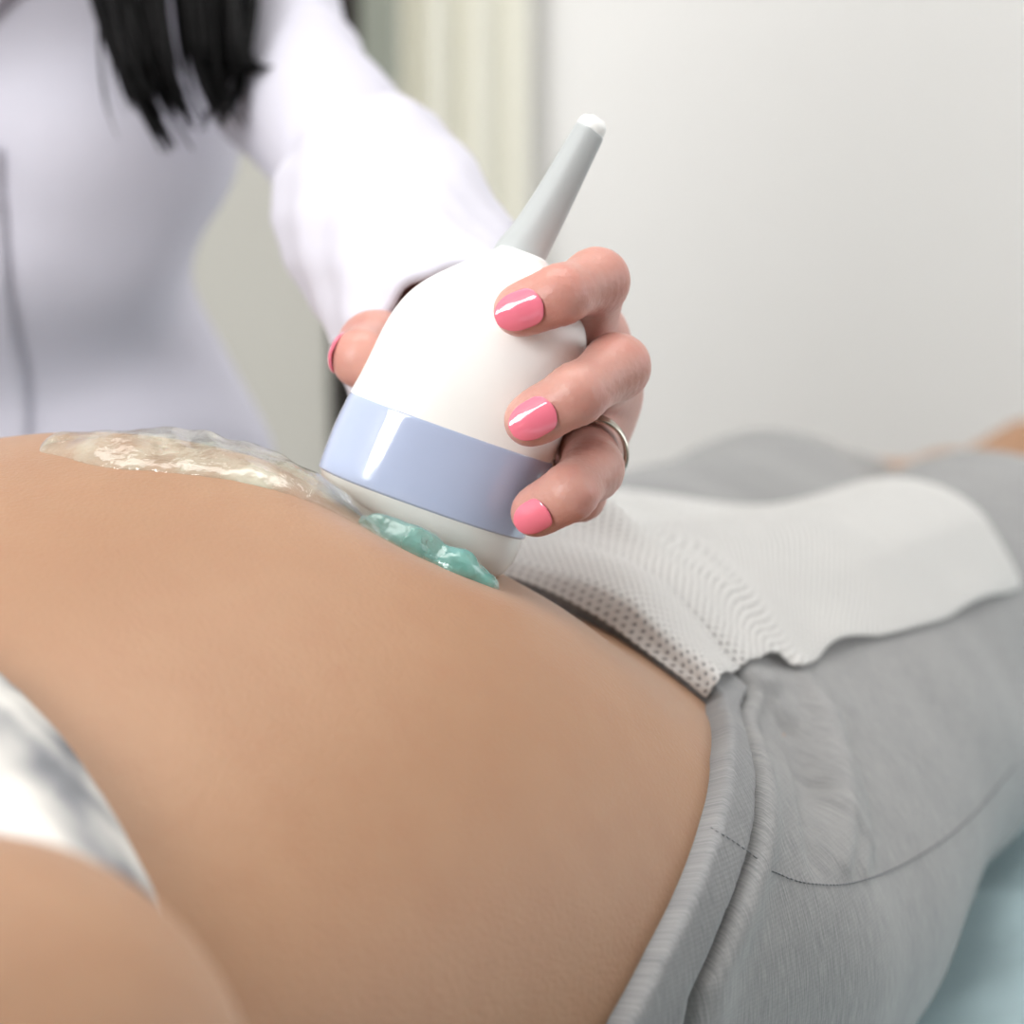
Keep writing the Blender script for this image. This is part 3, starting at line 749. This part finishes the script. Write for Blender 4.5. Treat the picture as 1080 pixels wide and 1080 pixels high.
def cuff():
    ax = nrm(CUFF1-CUFF0); e1 = nrm(np.cross(ax, UP)); e2 = np.cross(ax, e1); L = np.linalg.norm(CUFF1-CUFF0); n = 96
    rows = [(-.016, .0325), (-.016, .0352), (-.014, .0362)]+[(t, .0362-.006*(t+.014)/(L+.014)) for t in np.linspace(-.008, L-.002, 14)]+[(L, .0296), (L, .0272), (L-.003, .0266), (L-.03, .0270), (.0, .031)]
    V = []
    for t, r in rows:
        for j in range(n):
            th = 2*math.pi*j/n; w_ = .0011*math.sin(3*th+40*t)+.0008*math.sin(7*th-70*t+1)+.0005*math.sin(13*th+120*t)
            V.append(CUFF0+ax*t+(e1*math.cos(th)+e2*math.sin(th))*(r+w_))
    F = [(i*n+j, i*n+(j+1) % n, (i+1)*n+(j+1) % n, (i+1)*n+j) for i in range(len(rows)-1) for j in range(n)]
    return np.array(V), F
V, F = cuff()
cf = mk('cuff', V, F, M['cuff'], ct); tag(cf, 'turned back white sleeve cuff')
def lapel(sgn):
    def fn(Q):
        Q = np.asarray(Q, np.float32); x = (Q[:, 0]-CX)*sgn; z = Q[:, 2]
        wdt = np.interp(z, [.335, .372, .40, .50, .56], [.0, .036, .06, .08, .065]); inn = np.interp(z, [.30, .42, .56], [.0, .03, .045])
        reg = np.maximum(np.maximum(x-wdt-inn*.4, -x+inn-.01), np.maximum(.335-z, z-.565)); reg = np.maximum(reg, Q[:, 1]-CY)
        return smax(coat(Q)-.006, reg, .003)
    V, F = surface(fn, (CX-.15, .95, .27), (CX+.15, 1.2, .6), .004)
    tag(mk('lapel', V, F, M['coat'], ct), 'folded white coat lapel')
lapel(1); lapel(-1)
def placket(Q):
    Q = np.asarray(Q, np.float32); x = Q[:, 0]-CX-.020
    return smax(coat(Q)-.0035, np.maximum(np.maximum(np.abs(x)-.017, Q[:, 1]-CY+.01), np.maximum(-.2-Q[:, 2], Q[:, 2]-.31)), .002)
V, F = surface(placket, (CX-.05, .95, -.25), (CX+.05, 1.15, .34), .004); mk('placket', V, F, M['coat'], ct)
for z in (.27, .18, .09, 0, -.09):
    q = np.array([CX+.020, .90, z])
    for _ in range(80): q[1] += max(float(coat(q[None])[0])-.0035, 0)*.8
    bm = bmesh.new(); bmesh.ops.create_cone(bm, cap_ends=True, segments=20, radius1=.006, radius2=.005, depth=.0025)
    bmesh.ops.rotate(bm, verts=bm.verts, matrix=Matrix.Rotation(math.pi/2, 3, 'X'))
    vs = [np.array(v.co)+q for v in bm.verts]; bm.verts.index_update(); fs = [[v.index for v in f.verts] for f in bm.faces]; bm.free(); mk('button', vs, fs, M['button'], ct, False)
HC = np.array([CX+.01, 1.07, .70])
def dbody(Q):
    Q = np.asarray(Q, np.float32)
    d = torso(Q, -.22, .545, -.012); d = bust(Q, d, -.008)
    d = smin(d, cap(Q, SH, EL, .026, .019), .02); d = smin(d, cap(Q, EL, CUFF0, .018, .018), .02)
    d = smin(d, cap(Q, SHR, ELR, .036, .03), .03); d = smin(d, cap(Q, ELR, WRR, .03, .022), .02)
    d = smin(d, ell(Q, WRR+[.01, -.06, -.015], (.035, .05, .015)), .015)
    for k in range(5): d = smin(d, cap(Q, WRR+[-.018+.014*k, -.09, -.015], WRR+[-.03+.02*k, -.155+.01*abs(k-2), -.03], .0085, .007), .006)
    d = smin(d, cap(Q, (CX, CY, .53), HC+[0, .02, -.07], .055, .048), .03)
    d = smin(d, ell(Q, HC, (.072, .092, .108)), .02); d = smin(d, ell(Q, HC+[0, -.04, -.07], (.045, .045, .045)), .03)
    d = smin(d, cap(Q, HC+[0, -.088, .01], HC+[0, -.103, -.025], .008, .012), .010)
    d = smin(d, cap(Q, HC+[-.02, -.082, -.058], HC+[.02, -.082, -.058], .007, .007), .006)
    for x in (1, -1):
        d = smin(d, ell(Q, HC+[.073*x, .01, -.005], (.01, .02, .03)), .008)
        d = smax(d, -ell(Q, HC+[.03*x, -.098, .008], (.017, .012, .009)), .008)
        d = np.minimum(d, ell(Q, HC+[.03*x, -.075, .008], (.012, .012, .012)))
        d = smin(d, cap(Q, (CX+.075*x, CY+.02, -.15), (CX+.08*x, CY+.02, FLOOR+.06), .08, .045), .05)
        d = smin(d, cap(Q, (CX+.08*x, CY+.02, FLOOR+.035), (CX+.09*x, CY-.15, FLOOR+.03), .034, .03), .03)
    return d
V2, F2 = surface(dbody, (-.56, .72, FLOOR-.01), (.04, 1.30, .84), .008)
tag(mk('body', np.vstack([HV, V2]), np.vstack([HF, F2+len(HV)]), M['skin_hand'], doctor), 'rosy hand and skin')
for x in (1, -1):
    bm = bmesh.new(); bmesh.ops.create_uvsphere(bm, u_segments=20, v_segments=12, radius=.0112)
    c_ = HC+[.03*x, -.0760, .006]; vs = [np.array(v.co)+c_ for v in bm.verts]; bm.verts.index_update(); fs = [[v.index for v in f.verts] for f in bm.faces]; bm.free()
    ey = mk('eye', vs, fs, M['cuff'], doctor)
    th_ = [(-.0112*math.cos(a_)*1.03, .0112*math.sin(a_)*1.03) for a_ in np.linspace(0, .5, 6)]; V = []; n = 20
    for y_, r_ in th_:
        for j in range(n): V.append(c_+[r_*math.cos(2*math.pi*j/n), y_, r_*math.sin(2*math.pi*j/n)])
    mk('iris', V, [(i*n+j, i*n+(j+1) % n, (i+1)*n+(j+1) % n, (i+1)*n+j) for i in range(5) for j in range(n)], M['dark'], ey)
    mk('eyebrow', *tube_geo(np.array([HC+[.014*x, -.093, .028], HC+[.03*x, -.090, .032], HC+[.048*x, -.078, .027]]), [.002, .0025, .001], 6), M['hair'], doctor)
mk('lips', *tube_geo(np.array([HC+[-.022, -.0855, -.058], HC+[-.010, -.0905, -.056], HC+[0, -.0915, -.0575], HC+[.010, -.0905, -.056], HC+[.022, -.0855, -.058]]), [.001, .0036, .0042, .0036, .001], 8), M['nail'], doctor)
def trousers(Q):
    Q = np.asarray(Q, np.float32); d = torso(Q, -.22, -.02, -.006)
    for x in (1, -1): d = smin(d, cap(Q, (CX+.075*x, CY+.02, -.15), (CX+.08*x, CY+.02, FLOOR+.05), .088, .062), .05)
    return smax(d, FLOOR+.03-Q[:, 2], .004)
V, F = surface(trousers, (-.45, .95, FLOOR), (-.0, 1.32, .02), .009); mk('trousers', V, F, M['trouser'], doctor)
for x in (1, -1):
    def shoe(Q):
        Q = np.asarray(Q, np.float32)
        return smax(cap(Q, (CX+.08*x, CY+.04, FLOOR+.035), (CX+.09*x, CY-.16, FLOOR+.03), .043, .038), FLOOR-Q[:, 2], .004)
    V, F = surface(shoe, (CX-.2, CY-.25, FLOOR-.01), (CX+.2, CY+.12, FLOOR+.1), .006); mk('shoe', V, F, M['cuff'], doctor)
lap('doctor')
def hair():
    L = []; r = np.random.default_rng(7)
    def lock(pix, d0, d1, n, spread, rad, hs=0.0):
        base = spline(np.array(pix, float), 22)
        for i in range(n):
            ox, oy = r.normal(0, spread, 2); k = r.uniform(.72, 1.0); cu = r.normal(0, spread*.8); dd = r.normal(0, .010)
            m = max(8, int(22*k)); pts = []
            for j in range(m):
                u = j/(m-1); x, y = base[min(21, int(u*k*21))]; 
                f = u*k*21; a = int(min(20, f)); x, y = base[a]+(base[a+1]-base[a])*(f-a)
                pts.append(P(x+ox*(1-.45*u)+cu*u*u, y+oy*.3, d0+(d1-d0)*u+dd*(1-.3*u)))
            L.append((np.array(pts), rad*np.interp(np.linspace(0, 1, m), [0, .7, 1], [1, .8, .12])))
    # root, over the shoulder, ends: three heavy locks and loose strands
    lock([(120, -560), (95, -330), (105, -120), (128, 20), (150, 95), (186, 160)], 1.03, .925, 70, 12, .0026)
    lock([(150, -560), (140, -330), (150, -120), (166, 10), (180, 85), (205, 140)], 1.03, .925, 44, 9, .0024)
    lock([(170, -560), (190, -330), (196, -120), (207, 0), (218, 80), (240, 136)], 1.03, .925, 44, 9, .0024)
    lock([(180, -560), (215, -330), (228, -120), (238, 0), (243, 90), (216, 138)], 1.03, .925, 30, 8, .0022)
    lock([(190, -560), (235, -330), (244, -120), (246, 0), (256, 66), (292, 72)], 1.03, .925, 30, 7, .0020)
    lock([(110, -560), (85, -330), (90, -120), (104, 0), (112, 95), (134, 152)], 1.03, .925, 6, 6, .0009)
    lock([(200, -560), (250, -330), (262, -120), (268, 0), (262, 60), (275, 80)], 1.03, .925, 6, 5, .0010)
    return tubes('hair', L, M['hair'], doctor, 5)
hr = hair(); tag(hr, 'long black hair falling over the coat'); hr['kind'] = 'stuff'
def scalp(Q):
    Q = np.asarray(Q, np.float32)
    d = ell(Q, HC+[0, .015, .015], (.088, .105, .115)); d = smax(d, -ell(Q, HC+[0, -.13, -.03], (.075, .09, .09)), .02)
    d = smin(d, cap(Q, HC+[.02, .05, 0], (CX+.03, CY+.06, .42), .085, .05), .04)
    d = smin(d, chain(Q, [HC+[.075, -.0, 0], P(170, -420, 1.03), P(165, -260, 1.02), P(170, -110, 1.005)], [.025, .030, .030, .012], .02), .03)
    return d-.002*np.sin(Q[:, 0]*260+3*np.sin(Q[:, 2]*12))
V, F = surface(scalp, (-.42, .88, .33), (.0, 1.32, .86), .006); tag(mk('hair_crown', V, F, M['hair'], doctor), 'black hair crown')
lap('done')
